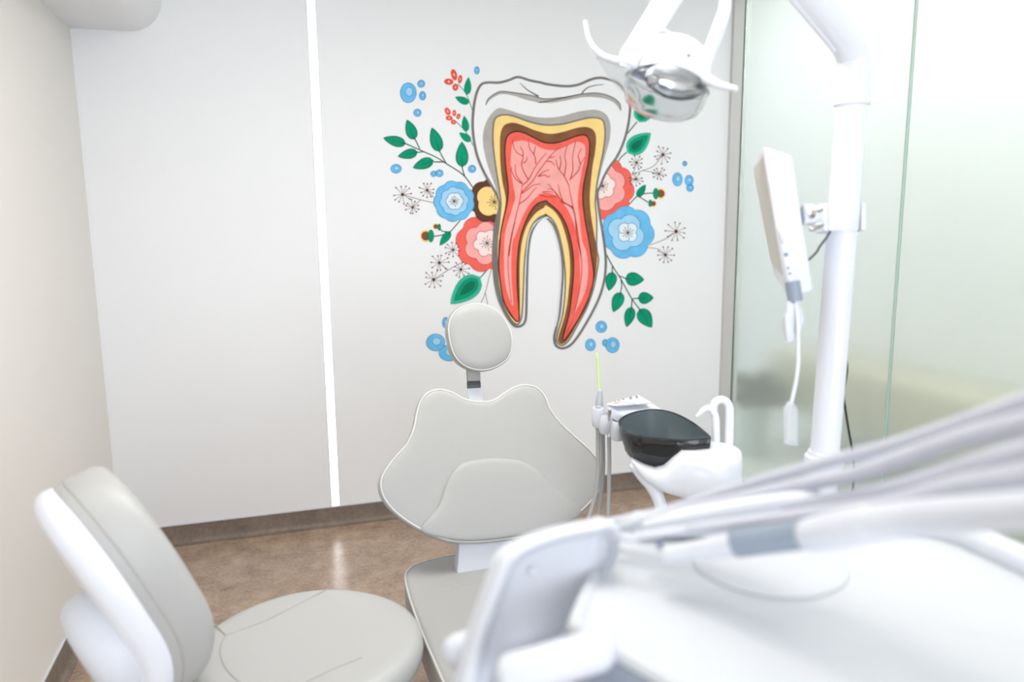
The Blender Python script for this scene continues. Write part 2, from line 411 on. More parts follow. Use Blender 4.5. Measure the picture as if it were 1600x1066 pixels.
def bubble(n, x, y, rx, ry, L=2, big=False):
    p = Paint(); f = CROP[n][2]; c = K(n, [(x, y)])[0]; q = ell(c, rx*f, ry*f)
    p.fill(q, 'blue', L); p.line(q, 1.0, 'blueline', L+1, True)
    q = ell(c+V((rx*f*.1, -ry*f*.1, 0)), rx*f*.46, ry*f*.46); p.fill(q, 'blue2', L+1); p.line(q, .8, 'blueline', L+2, True); p.done('bubble')
def dandelion(n, x, y, r, k=10, L=3):
    p = Paint(); f = CROP[n][2]; c = K(n, [(x, y)])[0]; p.fill(ell(c, r*f*.17, r*f*.17, n=10), 'seed', L+1)
    a0 = random.uniform(0, 6)
    for i in range(k):
        a = a0+2*math.pi*i/k+random.uniform(-.15, .15); l = r*f*random.uniform(.75, 1.05); e = c+V((math.cos(a), math.sin(a), 0))*l
        p.line([c, e], .7, 'twig', L); p.fill(ell(e, 1.25, 1.25, n=8), 'seed', L+1)
    p.done('seed_head')
def flower(n, c, layers, line, stamen, st_r, L=2, rot=.3, sc=None):
    p = Paint(); f = CROP[n][2]; c0 = K(n, [c])[0]
    for i, (r, nl, amp, col, dx, dy) in enumerate(layers):
        q = bloom(c0+V((dx*f, dy*f, 0)), r*f, nl, amp, rot+i*.35)
        p.fill(q, col, L+2*i); p.line(q, .9, line, L+2*i+1, True)
    s0 = K(n, [sc])[0] if sc else c0
    for i in range(11):
        a = 2*math.pi*i/11+.2; e = s0+V((math.cos(a), math.sin(a), 0))*st_r*f*(.7+.3*(i % 3)/2)
        p.line([s0, e], .7, stamen, L+7); p.fill(ell(e, .8, .8, n=7), stamen, L+7)
    p.done('flower')

# leafy branches
stems('branch', 1, [[(690, 942), (620, 850), (500, 770), (420, 720), (330, 680), (200, 622)], [(305, 662), (285, 620), (270, 588)], [(330, 682), (285, 688)],
                    [(495, 765), (470, 720), (448, 678)], [(480, 757), (400, 755)], [(632, 865), (618, 820), (612, 788)]], 1.7, 'leafdark')
for t_, b_, w_ in (((213, 452), (266, 592), 78), ((42, 582), (202, 625), 72), ((148, 716), (287, 684), 68), ((393, 508), (448, 680), 86), ((256, 798), (402, 744), 76), ((610, 610), (612, 792), 88)):
    leaf(1, t_, b_, w_)
stems('branch', 1, [[(580, 190), (640, 262), (688, 385)], [(560, 455), (640, 540), (690, 634)]], 1.2, 'leaf')
for t_, b_ in (((658, 140), (648, 272)), ((560, 285), (662, 330)), ((626, 420), (642, 538)), ((590, 543), (676, 606))):
    leaf(1, t_, b_, 54, False, 'leaf')
for x, y, rx, ry, ro in ((553, 125, 22, 42, -.25), (515, 175, 34, 23, .1), (597, 157, 16, 31, .15), (563, 215, 22, 26, 0), (507, 390, 20, 30, -.5), (555, 402, 14, 23, 0), (585, 426, 15, 21, .3), (518, 438, 26, 18, .1), (550, 467, 20, 18, 0)):
    p = Paint(); f = .2158; c_ = K(1, [(x, y)])[0]; p.fill(ell(c_, rx*f, ry*f, ro), 'petal', 2); p.fill(ell(c_, rx*f*.18, ry*f*.28, ro), 'palepink', 3); p.done('petal')
stems('branch', 4, [[(400, 355), (445, 440), (490, 510), (560, 635), (612, 705)], [(487, 500), (527, 516)], [(445, 440), (443, 480)], [(495, 525), (500, 560), (492, 602)],
                    [(565, 635), (602, 633)], [(562, 640), (558, 690)]], 1.7, 'leafdark')
for t_, b_, w_ in (((632, 522), (522, 516), 78), ((424, 587), (446, 478), 64), ((450, 714), (496, 598), 68), ((688, 630), (598, 632), 68), ((529, 803), (560, 686), 60), ((678, 806), (606, 698), 82)):
    leaf(4, t_, b_, w_)
big_leaf(2, (432, 668), (610, 505), 138, [(612, 510), (680, 430)])
big_leaf(3, (820, 545), (650, 690), 140, [(645, 685), (600, 725), (580, 760)])
big_leaf(3, (800, 300), (735, 468), 130, [(720, 465), (635, 568)])
# seed heads
stems('twig', 1, [[(180, 992), (310, 1030), (410, 1052)], [(312, 1030), (258, 1078)], [(358, 960), (408, 1015)]], .9, 'twig')
stems('twig', 2, [[(333, 522), (420, 465), (503, 418)], [(367, 422), (420, 465)], [(495, 462), (506, 412)], [(680, 440), (640, 600), (612, 665)], [(640, 600), (656, 672)]], .9, 'twig')
stems('twig', 3, [[(907, 703), (840, 785), (755, 820), (682, 850)], [(755, 818), (820, 828), (878, 843)], [(716, 760), (688, 850)], [(712, 880), (680, 882)]], .9, 'twig')
stems('twig', 4, [[(823, 235), (760, 280), (662, 318)], [(760, 375), (715, 340), (640, 330)]], .9, 'twig')
for a in ((1, 180, 992, 70), (1, 358, 960, 56), (2, 208, 92, 45), (2, 448, 345, 46), (2, 367, 422, 56), (2, 333, 522, 58), (2, 495, 462, 50), (3, 907, 703, 66), (3, 716, 760, 48), (3, 712, 880, 50), (3, 878, 843, 48), (4, 823, 235, 62), (4, 760, 375, 54)):
    dandelion(*a)
# acorn-like buds
def bud(n, cap, bd, r, halo=True):
    p = Paint(); f = CROP[n][2]
    q = K(n, [bd])[0]
    if halo: p.fill(ell(q, r*1.25*f, r*1.4*f), 'yellow', 1)
    p.fill(ell(q, r*f, r*f), 'brown', 2); c_ = K(n, [cap])[0]; q = ell(c_, r*.62*f, r*1.35*f); p.fill(q, 'leaf', 3); p.line(q, .9, 'leafdark', 4, True); p.done('bud')
stems('branch', 2, [[(492, 168), (430, 238), (385, 256), (322, 266)], [(385, 235), (372, 220)], [(430, 238), (385, 235)]], 1.6, 'leafdark')
bud(2, (317, 262), (287, 262), 27); bud(2, (366, 210), (346, 206), 14); leaf(2, (370, 318), (432, 236), 42)
stems('branch', 3, [[(660, 1066), (725, 1000), (780, 985), (850, 980)], [(730, 1005), (800, 1048)]], 1.6, 'leafdark')
bud(3, (855, 985), (890, 985), 29); bud(3, (815, 1055), (838, 1058), 18); leaf(3, (780, 922), (722, 1008), 48)
# bubbles
for a in ((1, 222, 255, 58, 72), (1, 315, 190, 26, 26), (1, 325, 277, 23, 31), (1, 288, 400, 27, 27), (1, 718, 93, 18, 27), (1, 133, 805, 38, 32), (1, 405, 842, 20, 20), (1, 447, 838, 27, 26), (1, 684, 806, 27, 27),
          (3, 1065, 768, 15, 17), (3, 1012, 882, 35, 48), (3, 1096, 890, 30, 38), (3, 1103, 943, 25, 27), (4, 378, 803, 33, 34), (4, 314, 910, 30, 35), (4, 402, 898, 17, 20), (4, 445, 912, 40, 45, 4), (2, 405, 778, 20, 32), (2, 425, 958, 60, 48), (2, 345, 895, 55, 50, 4)):
    bubble(*a)
# flowers
flower(2, (650, 305), [(172, 8, .13, 'red', -15, 0), (128, 6, .2, 'pink', -10, 0), (82, 6, .26, 'palepink', 0, 0)], 'redline', 'seed', 42, L=2, rot=.2)
flower(2, (455, 55), [(122, 9, .10, 'blue', 0, 0), (86, 8, .13, 'blue2', 0, 0), (52, 6, .14, 'blue3', 2, 0)], 'blueline', 'seed', 30, L=9.3)
flower(7, (180, 665), [(165, 7, .14, 'brown2', -5, 0), (120, 4, .2, 'yellow', 0, 0)], 'dark', 'seed', 52, L=4.5, sc=(195, 675))
flower(3, (470, 930), [(230, 10, .10, 'red', 0, 20), (172, 7, .16, 'pink', 0, 10), (96, 6, .22, 'palepink', 0, 0)], 'redline', 'seed', 48, L=2.4, rot=.1)
flower(4, (535, 242), [(158, 7, .13, 'blue', 0, 0), (112, 4, .27, 'blue2', -10, 0), (64, 4, .3, 'blue3', 0, -2)], 'blueline', 'seed', 40, L=5.2, rot=.1)

# the tooth itself
outer = (K(1, [(1180, 182), (1100, 166), (1015, 142), (950, 164), (880, 182), (790, 182), (745, 200), (715, 262), (697, 350), (688, 450), (689, 530), (702, 630), (727, 730), (770, 830), (820, 920), (868, 1005)])
         + K(7, [(236, 690), (222, 770), (205, 860)]) + K(2, [(700, 250), (694, 350), (697, 450), (706, 550), (726, 640), (760, 720), (795, 778), (825, 800), (860, 792), (880, 755), (885, 650), (888, 500), (895, 350), (912, 250), (945, 185), (985, 150), (1015, 146)])
         + K(4, [(45, 148), (90, 192), (120, 270), (140, 370), (148, 480), (141, 600), (130, 720), (110, 810), (98, 870), (110, 914), (145, 930), (190, 914), (232, 868), (282, 790), (332, 700), (372, 610), (396, 520), (404, 430), (400, 350), (385, 240), (370, 150), (360, 80), (355, 5)])
         + K(3, [(452, 930), (480, 860), (520, 790), (570, 722), (610, 640), (640, 550), (660, 450), (668, 350), (655, 290), (620, 225), (560, 175), (475, 150), (420, 150), (370, 165), (300, 195), (230, 208), (150, 205), (60, 192)]))
p = Paint(); O = spline(outer, 4, True); p.fill(O, 'white', 10); p.line(O, 3.9, 'grey_line', 11, True); p.line(spline(K(7, [(236, 690), (222, 770), (205, 860)]) + K(2, [(700, 250), (694, 350), (697, 450), (706, 550), (726, 640), (760, 720), (790, 772)]), 4), [3, 7.5, 8, 6.5, 4], 'grey_line', 12); p.done('enamel')
p = Paint()
cres = K(1, [(783, 345), (800, 300), (850, 262), (895, 246), (960, 252), (1060, 266), (1150, 284)]) + K(3, [(0, 290), (60, 300), (180, 290), (300, 268), (400, 258), (470, 265), (540, 290), (590, 332), (600, 385), (560, 335), (500, 302), (420, 288), (330, 288), (200, 312), (90, 330), (0, 326)]) + K(1, [(1180, 330), (1080, 308), (980, 276), (900, 264), (850, 282), (808, 312)])
p.fill(spline(cres, 3, True), 'grey', 12)
p.line(spline(cres[:16], 4), 1.8, 'grey_line', 13)
p.line(spline(K(1, [(1030, 185), (1070, 225), (1110, 252), (1165, 282)]), 4), [1, 2.6], 'grey_line', 13)
p.line(spline(K(3, [(315, 265), (350, 225), (400, 205), (475, 195)]), 4), [2.4, 1], 'grey_line', 13); p.done('crown_shading')
band = K(7, [(240, 690), (200, 560), (150, 420), (118, 290), (113, 190), (135, 100), (180, 30), (230, -5), (300, 10), (400, 42), (500, 62), (600, 65), (700, 50), (800, 22), (900, 8), (960, 15), (1010, 50), (1035, 120), (1030, 220), (1000, 330), (970, 440), (942, 560), (932, 700), (940, 820)]) 
ring = K(7, [(248, 700), (240, 600), (215, 450), (195, 300), (190, 200), (195, 110), (215, 66), (270, 50), (340, 62), (430, 95), (520, 118), (600, 125), (700, 115), (800, 90), (880, 72), (950, 75), (983, 105), (990, 200), (975, 320), (950, 440), (930, 560), (920, 680), (930, 800), (945, 900), (972, 1060)])
p = Paint(); p.fill(spline(band, 3)+[ring[12], ring[0]] if False else spline(band, 3), 'grey', 12); p.done('dentine_edge')
yel = ring[:-2] + K(4, [(345, 330), (356, 400), (345, 480), (330, 560), (290, 680), (232, 790), (182, 878), (146, 908), (117, 888), (122, 840), (148, 750), (162, 650), (168, 540), (165, 450), (150, 340), (125, 232), (90, 162), (40, 126)]) + K(2, [(1000, 130), (955, 150), (912, 200), (884, 290), (868, 420), (862, 560), (856, 690), (848, 755), (825, 784), (782, 735), (745, 650), (722, 545), (714, 400), (716, 280), (728, 180)])
p = Paint(); Y = spline(yel, 4, True); p.line(Y, 5.0, 'grey_line', 13, True); p.fill(Y, 'yellow', 14); p.done('dentine')
bro = (K(7, [(268, 600), (255, 540), (240, 420), (235, 280), (240, 180), (265, 122), (320, 102), (390, 116), (470, 150), (560, 177), (620, 182), (700, 166), (780, 142), (850, 132), (905, 150), (930, 200), (925, 300), (905, 420), (890, 560), (885, 660), (895, 780), (915, 900), (938, 1030)])
       + K(4, [(345, 470), (328, 560), (290, 680), (230, 790), (180, 876), (145, 905), (119, 886), (128, 840), (156, 750), (176, 650), (190, 500), (190, 400), (180, 320), (160, 240), (130, 160), (90, 108), (45, 80)])
       + K(2, [(990, 92), (935, 130), (885, 205), (857, 300), (846, 400), (843, 500), (845, 640), (842, 745), (825, 774), (778, 722), (743, 640), (722, 520), (716, 400), (720, 290)]) + K(7, [(235, 930), (250, 820), (268, 740), (278, 660)]))
p = Paint(); p.fill(spline(bro, 4, True), 'brown', 16); p.done('root_layer')
redp = (K(7, [(300, 580), (285, 450), (275, 330), (280, 240), (300, 192), (350, 170), (410, 180), (480, 215), (550, 248), (620, 255), (700, 236), (780, 206), (840, 195), (870, 215), (880, 270), (870, 380), (850, 480), (835, 560), (830, 660), (840, 760), (855, 860), (875, 960)])
        + K(4, [(315, 390), (328, 480), (320, 560), (290, 650), (240, 750), (190, 830), (152, 880), (165, 820), (190, 720), (205, 600), (215, 480), (212, 370), (195, 270), (165, 180), (120, 110), (60, 60)])
        + K(2, [(1000, 50), (950, 66), (908, 112), (870, 190), (840, 290), (826, 420), (826, 560), (835, 700), (838, 752), (825, 766), (785, 712), (750, 640), (730, 520), (722, 420), (730, 310)]) + K(7, [(245, 900), (265, 800), (290, 690)]))
p = Paint(); Rr = spline(redp, 4, True); p.line(Rr, 4.2, 'dark', 17, True); p.fill(Rr, 'red', 18); p.done('pulp')
pk = (K(7, [(345, 640), (325, 520), (312, 400), (318, 300), (332, 245), (400, 232), (470, 250), (550, 292), (640, 300), (720, 270), (790, 240), (845, 262), (852, 330), (832, 430), (808, 560), (798, 680), (812, 800), (828, 950)])
      + K(4, [(288, 360), (298, 480), (278, 600), (220, 720), (172, 842), (200, 750), (236, 640), (250, 520), (248, 400), (232, 260), (190, 130), (130, 40)])
      + K(7, [(640, 630), (580, 608), (520, 625), (450, 690), (390, 800), (345, 920)]) + K(2, [(800, 300), (794, 420), (796, 540), (806, 670), (788, 652), (758, 550), (750, 400), (756, 250)]) + K(7, [(300, 800), (330, 700)]))
p = Paint(); p.fill(spline(pk, 3, True), 'pink', 20); p.done('pulp_core')
p = Paint()
VE = {7: [[(300, 1066), (320, 920), (350, 780), (375, 680), (390, 600), (395, 555)], [(395, 555), (440, 515), (480, 440), (520, 380), (570, 320)], [(395, 545), (350, 510), (320, 455), (318, 420)], [(395, 540), (352, 480), (345, 405)],
          [(440, 515), (405, 450), (390, 400), (402, 350), (360, 320), (335, 280), (325, 225)], [(402, 395), (428, 375), (430, 345)], [(402, 350), (400, 310), (382, 275)], [(495, 400), (485, 340), (450, 290), (440, 225)], [(480, 330), (492, 270)],
          [(392, 605), (470, 525), (510, 460), (570, 380), (610, 330), (660, 285)], [(590, 355), (630, 348)], [(570, 380), (605, 385), (630, 410)], [(510, 490), (550, 458), (592, 440)], [(510, 490), (560, 482), (582, 495), (600, 482)],
          [(385, 620), (440, 580), (480, 552), (530, 545)], [(375, 690), (430, 650), (470, 600), (500, 570)], [(820, 1066), (790, 850), (765, 720), (740, 600), (735, 560)], [(735, 560), (700, 490), (655, 430), (640, 370)],
          [(700, 490), (712, 400), (703, 340), (722, 265)], [(740, 520), (762, 440), (760, 350), (782, 235)], [(745, 510), (800, 450), (818, 400), (848, 352)], [(815, 400), (802, 340), (825, 285)], [(665, 440), (675, 390), (668, 340)],
          [(765, 715), (690, 672), (640, 610), (582, 545)], [(690, 670), (668, 610), (655, 548)], [(650, 630), (620, 590), (580, 580)], [(515, 620), (570, 638), (650, 635)], [(540, 605), (580, 600), (625, 606)]],
      2: [[(815, 180), (795, 260), (775, 380), (778, 500), (795, 660)]], 4: [[(130, 55), (210, 105), (230, 250), (255, 380), (260, 470), (245, 590), (215, 720), (160, 870)]]}
for n, q in VE.items():
    for l in q: p.line(spline(K(n, l), 4), [1.7, 1.0], 'vein', 21)
p.done('veins', kind='stuff')
# narrow white highlight running round the inside of the root outline
p = Paint(); p.line(spline(K(2, [(868, 765), (874, 650), (878, 500), (886, 350), (902, 250), (936, 190), (980, 158), (1015, 154)])+K(4, [(42, 152), (82, 200), (112, 275), (132, 372), (139, 480), (132, 600), (121, 720), (106, 800)]), 4), 1.2, 'white', 15); p.done('root_highlight')

# ================================================================== DENTAL CHAIR
chair = thing('dental_chair', 'pale grey upholstered dental patient chair in the middle of the room', 'dental chair', (.55, 1.7, 0))
tilt = math.radians(27)
NB = V((.02, -math.cos(tilt), math.sin(tilt))).normalized()
BF = frame(P(745, 745, 2.15), NB)
bo = outline_on([(655, 625), (668, 612), (686, 608), (706, 613), (722, 622), (745, 627), (770, 625), (790, 612), (812, 602), (835, 605), (850, 620), (858, 640), (875, 664), (900, 689), (925, 715), (938, 742), (935, 765), (915, 793), (888, 816), (855, 832), (800, 844), (745, 850), (700, 848), (657, 832), (620, 809), (598, 786), (590, 765), (593, 745), (610, 720), (632, 695), (643, 670), (648, 645)], BF)
wr = lambda u, v: .22*u*u
def dish(u, v): return .22*u*u
pillow('backrest', bo, BF, [(0, -.075), (.5, -.074), (.8, -.066), (.93, -.05), (.985, -.03), (1, -.008), (.995, .002), (.975, .007), (.94, .010), (.85, .0105), (.7, .0105), (.5, .010), (.25, .010), (0, .010)], M['leather'], chair, wr)
# shell behind the cushion
pillow('back_shell', bo, BF, [(0, -.115), (.5, -.112), (.75, -.10), (.88, -.08), (.9, -.06), (.85, -.055)], M['white'], chair, wr, label='white moulded shell behind the backrest')
def surf(px, py, lift): 
    o, U, Vv, N = BF; q = PL(px, py, o+N*.012, N)-o; u, v = q.dot(U), q.dot(Vv); return o+U*u+Vv*v+N*(lift+wr(u, v))
bm = bmesh.new(); o_, U_, V_, N_ = BF; cu = (sum(p_[0] for p_ in bo)/len(bo), sum(p_[1] for p_ in bo)/len(bo))
add_loop_tube(bm, [o_+U_*(cu[0]+(u-cu[0])*.978)+V_*(cu[1]+(v-cu[1])*.978)+N_*(.0075+wr(u, v)) for u, v in bo], .0022)
obj('piping', bm, M['piping'], chair)
# raised lumbar panel bounded by the arched seam
lum_px = [(656, 829), (684, 792), (697, 754), (718, 727), (751, 718), (781, 717), (810, 721), (836, 735), (865, 766), (903, 802)]
low_px = [(860, 826), (800, 839), (745, 845), (700, 843)]
lo = outline_on(lum_px+low_px, BF, 4)
pillow('lumbar_panel', lo, BF, [(1, .004), (1, .0125), (.99, .0145), (.96, .0165), (.85, .019), (.6, .021), (.3, .0215), (0, .0215)], M['leather'], chair, wr)
tube('seam', spline([surf(x, y, .0125) for x, y in lum_px], 5), .0018, M['seam'], chair, seg=6)
# headrest with its sliding stem
NH = V((.05, -math.cos(math.radians(16)), math.sin(math.radians(16)))).normalized()
HF = frame(P(749, 528, 2.27), NH)
ho = outline_on([(700, 534), (698, 508), (707, 487), (728, 475), (754, 474), (779, 487), (796, 512), (801, 536), (795, 560), (776, 575), (752, 581), (726, 575), (708, 558)], HF)
pillow('headrest', ho, HF, [(0, -.06), (.6, -.06), (.86, -.052), (.95, -.04), (.99, -.022), (1, -.006), (.995, .002), (.965, .008), (.9, .013), (.7, .017), (.4, .019), (0, .02)], M['leather'], chair)
bm = bmesh.new(); o_, U_, V_, N_ = HF; cu = (sum(p_[0] for p_ in ho)/len(ho), sum(p_[1] for p_ in ho)/len(ho))
add_loop_tube(bm, [o_+U_*(cu[0]+(u-cu[0])*.955)+V_*(cu[1]+(v-cu[1])*.955)+N_*.0085 for u, v in ho], .0018); obj('piping', bm, M['piping'], chair)
def plate(name, a, b, wd, th, m, parent, bev=.003, **k):
    a, b = V(a), V(b); z = (b-a).normalized(); x = V((1, 0, 0)); x = (x-z*x.dot(z)).normalized(); y = z.cross(x)
    return box(name, (a+b)/2, (wd, th, (b-a).length), m, parent, bevel=bev, axes=(x, y, z), **k)
s0, s1, s2, s3 = P(745, 632, 2.30), P(740.5, 607, 2.315), P(740, 596, 2.32), P(738, 555, 2.33)
plate('headrest_stem', P(750, 680, 2.27), s1, .045, .014, M['white'], chair, label='white lower bar of the headrest stem')
plate('stem_band', s1, s2, .042, .016, M['dark'], chair, label='dark grey band on the headrest stem')
plate('stem_sleeve', s2, s3, .042, .018, M['leather'], chair)
# bracket between backrest and seat
b1, b2 = P(757, 830, 2.15), P(752, 905, 2.13)
plate('back_bracket', b1, b2, .155, .05, M['plastic'], chair, bev=.006, label='white bracket joining backrest and seat')
# seat cushion
SZ = .52
def seat_outline(inset=0):
    return [(.30, 1.995), (.36, 2.035), (.46, 2.05), (.55, 2.052), (.66, 2.05), (.76, 2.035), (.81, 1.99), (.825, 1.9), (.825, 1.6), (.80, 1.2), (.77, .95), (.55, .93), (.335, .95), (.30, 1.2), (.276, 1.6), (.276, 1.9)]
so = [(q.x, q.y) for q in spline([V((a, b, 0)) for a, b in seat_outline()], 5, True)]
SFm = (V((0, 0, SZ)), V((1, 0, 0)), V((0, 1, 0)), V((0, 0, 1)))
sw = lambda u, v: .25*(max(0, abs(u-.55)-.12))**2 + .02*max(0, v-1.75)
pillow('seat', so, SFm, [(0, -.12), (.7, -.12), (.93, -.115), (.98, -.10), (1, -.075), (1, -.02), (.995, -.006), (.98, 0), (.95, .004), (.8, .006), (.5, .006), (0, .006)], M['leather'], chair, sw, cen=(.55, 1.5))
bm = bmesh.new(); add_loop_tube(bm, [V((.55+(a-.55)*.993, 1.5+(b-1.5)*.993, SZ-.002+sw(a, b))) for a, b in so], .0024); obj('piping', bm, M['piping'], chair)
tube('seam', spline([V((.285, 1.80, SZ+.004)), V((.37, 1.84, SZ+.0085)), V((.55, 1.86, SZ+.008)), V((.73, 1.84, SZ+.0085)), V((.815, 1.80, SZ+.004))], 6), .0018, M['seam'], chair, seg=6)
box('seat_frame', (.55, 1.45, .375), (.40, 1.0, .07), M['white'], chair, bevel=.015, label='white frame under the seat')
pl = box('pedestal', (.57, 1.5, .19), (.26, .5, .32), M['white'], chair, bevel=.03, label='white lift pedestal')
box('base_plate', (.57, 1.45, .02), (.50, .85, .04), M['white'], chair, bevel=.015, label='white floor plate')

# ================================================================== OPERATOR STOOL
stool = thing('operator_stool', 'grey upholstered operator stool with white-shelled backrest by the left wall', 'stool', (0.01, 1.62, 0))
TZ = .575
sc_ = V((.012, 1.618, TZ)); RAD = .25
st = [(math.cos(a)*RAD*(1+.03*math.cos(2*a)), math.sin(a)*RAD) for a in [2*math.pi*i/64 for i in range(64)]]
TF = (sc_, V((1, 0, 0)), V((0, 1, 0)), V((0, 0, 1)))
tw = lambda u, v: -.012*math.exp(-((u+.02)**2+(v+.03)**2)/.018)
pillow('seat', st, TF, [(0, -.085), (.7, -.085), (.92, -.08), (.98, -.062), (1, -.04), (.99, -.016), (.96, -.004), (.92, .002), (.84, .005), (.75, .006), (.65, .006), (.5, .006), (.35, .006), (.2, .006), (0, .006)], M['leather2'], stool, tw)
def on_seat(x, y):
    q = PZ(x, y, TZ); return V((q.x, q.y, TZ+.0065+tw(q.x-sc_.x, q.y-sc_.y)))
for path in ([(312, 964), (336, 980), (353, 996)], [(353, 996), (385, 984), (420, 970), (465, 948), (512, 924)], [(353, 996), (344, 1018), (352, 1045), (372, 1066), (400, 1085), (440, 1088), (478, 1068), (520, 1047), (565, 1030)]):
    tube('seam', spline([on_seat(x, y) for x, y in path], 5), .0013, M['seam'], stool, seg=6)
lathe('seat_pan', [(0, 0), (.15, 0), (.21, .03), (.215, .045), (0, .045)], M['plastic'], stool, (sc_.x, sc_.y, TZ-.13), label='white pan under the seat')
lathe('gas_lift', [(.0, .06), (.03, .06), (.03, .28), (.018, .285), (.018, .46), (0, .46)], M['chrome'], stool, (sc_.x, sc_.y, 0), label='chrome gas lift column')
for i in range(5):
    a = 2*math.pi*i/5+.3; d_ = V((math.cos(a), math.sin(a), 0)); b_ = V((sc_.x, sc_.y, .085))
    tube('leg', [b_, b_+d_*.12+V((0, 0, -.005)), b_+d_*.235+V((0, 0, -.025))], [.02, .017, .013], M['chrome'], stool, seg=10)
    lathe('caster', [(0, -.012), (.022, -.012), (.025, -.008), (.025, .008), (.022, .012), (0, .012)], M['dark'], stool, b_+d_*.235+V((0, 0, -.06)), d_.cross(V((0, 0, 1))), seg=18)
# backrest: a tilted rounded pad seen from its end, white shell behind it
az = math.radians(24); el = math.radians(22)
NS = V((math.cos(el)*math.cos(az), math.cos(el)*math.sin(az), math.sin(el)))
SB = frame(P(199, 916, 1.46), NS)
bo2 = [(math.copysign(abs(math.cos(a))**.8, math.cos(a))*.155, math.copysign(abs(math.sin(a))**.8, math.sin(a))*.24) for a in [2*math.pi*i/56 for i in range(56)]]
bw = lambda u, v: .5*u*u - 1.6*min(0, v+.04)**2
pillow('back_pad', bo2, SB, [(0, -.02), (.6, -.02), (.9, -.02), (.97, -.015), (1, 0), (1, .04), (.99, .058), (.96, .072), (.9, .081), (.75, .085), (.5, .085), (.25, .085), (0, .085)], M['leather2'], stool, bw)
bm = bmesh.new(); o_, U_, V_, N_ = SB
add_loop_tube(bm, [o_+U_*u+V_*v+N_*(.006+bw(u, v)) for u, v in bo2], .0022); obj('piping', bm, M['seam'], stool)
pillow('back_shell', bo2, SB, [(0, -.062), (.4, -.062), (.75, -.062), (.92, -.058), (.99, -.045), (1.01, -.03), (1.0, -.014), (.95, -.012), (.5, -.014), (0, -.014)], M['white'], stool, bw, label='white moulded shell of the backrest')
kc = SB[0]-NS*.05-SB[2]*.085
lathe('back_hub', [(0, 0), (.115, 0), (.12, .02), (.115, .05), (.10, .068), (.06, .078), (0, .08)], M['plastic'], stool, kc, -NS, seg=40, label='white round hub behind the backrest')
tube('back_arm', spline([kc-NS*.03, kc-NS*.03+V((0, 0, -.12)), V((-.12, 1.53, TZ-.14)), V((sc_.x-.03, sc_.y, TZ-.115))], 6), .02, M['chrome'], stool, label='metal arm carrying the backrest')

# ================================================================== SPITTOON UNIT
unit = thing('spittoon_unit', 'white water unit with black spittoon bowl and two curved spouts', 'spittoon', (1.25, 1.7, 0))
BZ = .962
rim_px = [(967, 661), (975, 652), (992, 645), (1018, 641), (1045, 644), (1070, 654), (1092, 668), (1110, 684), (1106, 686), (1082, 688), (1056, 688), (1030, 686), (1000, 683), (976, 675)]
rim = [PZ(x, y, BZ+.02*min(1, max(0, (668-y)/25))) for x, y in rim_px]
rim = spline(rim, 4, True); cR = sum(rim, V())/len(rim)
cB = cR+V((-.01, -.01, 0))
def ringb(s, dz, shift=0): return [cB+(q-cB)*s+V((shift, 0, 0))+V((0, 0, dz-(q.z-cB.z)*s*(1 if dz < -.03 else 0))) for q in rim]
M['bowl'] = mat('black_glass_bowl', (14, 15, 16), .18, coat=.5)
M['bowl_in'] = mat('smoky_bowl_inside', (82, 94, 98), .42)
bm = bmesh.new()
loft(bm, [ringb(.02, -.115), ringb(.35, -.113, -.002), ringb(.62, -.100), ringb(.82, -.075), ringb(.94, -.045), ringb(.99, -.02), ringb(1.0, 0), ringb(.985, .002), ringb(.975, 0), ringb(.967, -.02), ringb(.87, -.067), ringb(.58, -.092), ringb(.02, -.101)], cap=True)
obj('bowl', bm, M['bowl'], unit, label='black glass spittoon bowl')
bm = bmesh.new(); loft(bm, [ringb(.968, .001), ringb(.93, -.025), ringb(.80, -.056), ringb(.5, -.076), ringb(.3, -.082), ringb(.02, -.084)], cap=False)
obj('bowl_lining', bm, M['bowl_in'], unit, label='smoky grey inside of the bowl')
bm = bmesh.new(); add_loop_tube(bm, [q+V((0, 0, .001)) for q in ringb(.99, 0)], .0028); obj('bowl_rim', bm, M['bowl'], unit)
# hull-shaped white body: sections along the long axis of the bowl
st_px = [(986, 716, 722, .012), (994, 720, 736, .03), (1006, 724, 748, .045), (1022, 728, 757, .055), (1034, 722, 764, .06), (1046, 705, 769, .066), (1058, 692, 772, .075), (1075, 693, 777, .084), (1100, 693, 784, .082), (1125, 694, 795, .078), (1142, 696, 805, .062), (1152, 699, 808, .04), (1156, 703, 806, .012)]
rings = []
vd = V((CF.x, CF.y, 0)).normalized()
for x, yt, yb, hd in st_px:
    dd = 1.9
    a, b = P(x, yt, dd), P(x, yb, dd); c_ = (a+b)/2; hh = (a-b).length/2; r_ = []
    for k in range(24):
        t = 2*math.pi*k/24; ct, s_ = math.cos(t), math.sin(t)
        e = .45 if s_ > 0 else .75
        r_.append(c_+vd*(.0+math.copysign(abs(ct)**.6, ct)*hd)+V((0, 0, 1))*(math.copysign(abs(s_)**e, s_)*hh))
    rings.append(r_)
bm = bmesh.new(); loft(bm, rings); obj('body', bm, M['white'], unit, smooth=60, label='white hull-shaped body under the bowl')
# column under the right end, floor cabinet
pc = P(1124, 705, 1.92)
lathe('column', [(0, -.42), (.052, -.42), (.052, -.006), (.050, 0), (.046, .002), (0, .002)], M['white'], unit, (pc.x, pc.y, pc.z), label='white round column')
box('cabinet', (1.235, 1.46, .375), (.24, .34, .75), M['white'], unit, bevel=.03, label='white floor cabinet')
box('bridge', (1.235, 1.62, .55), (.12, .26, .16), M['white'], unit, bevel=.03)
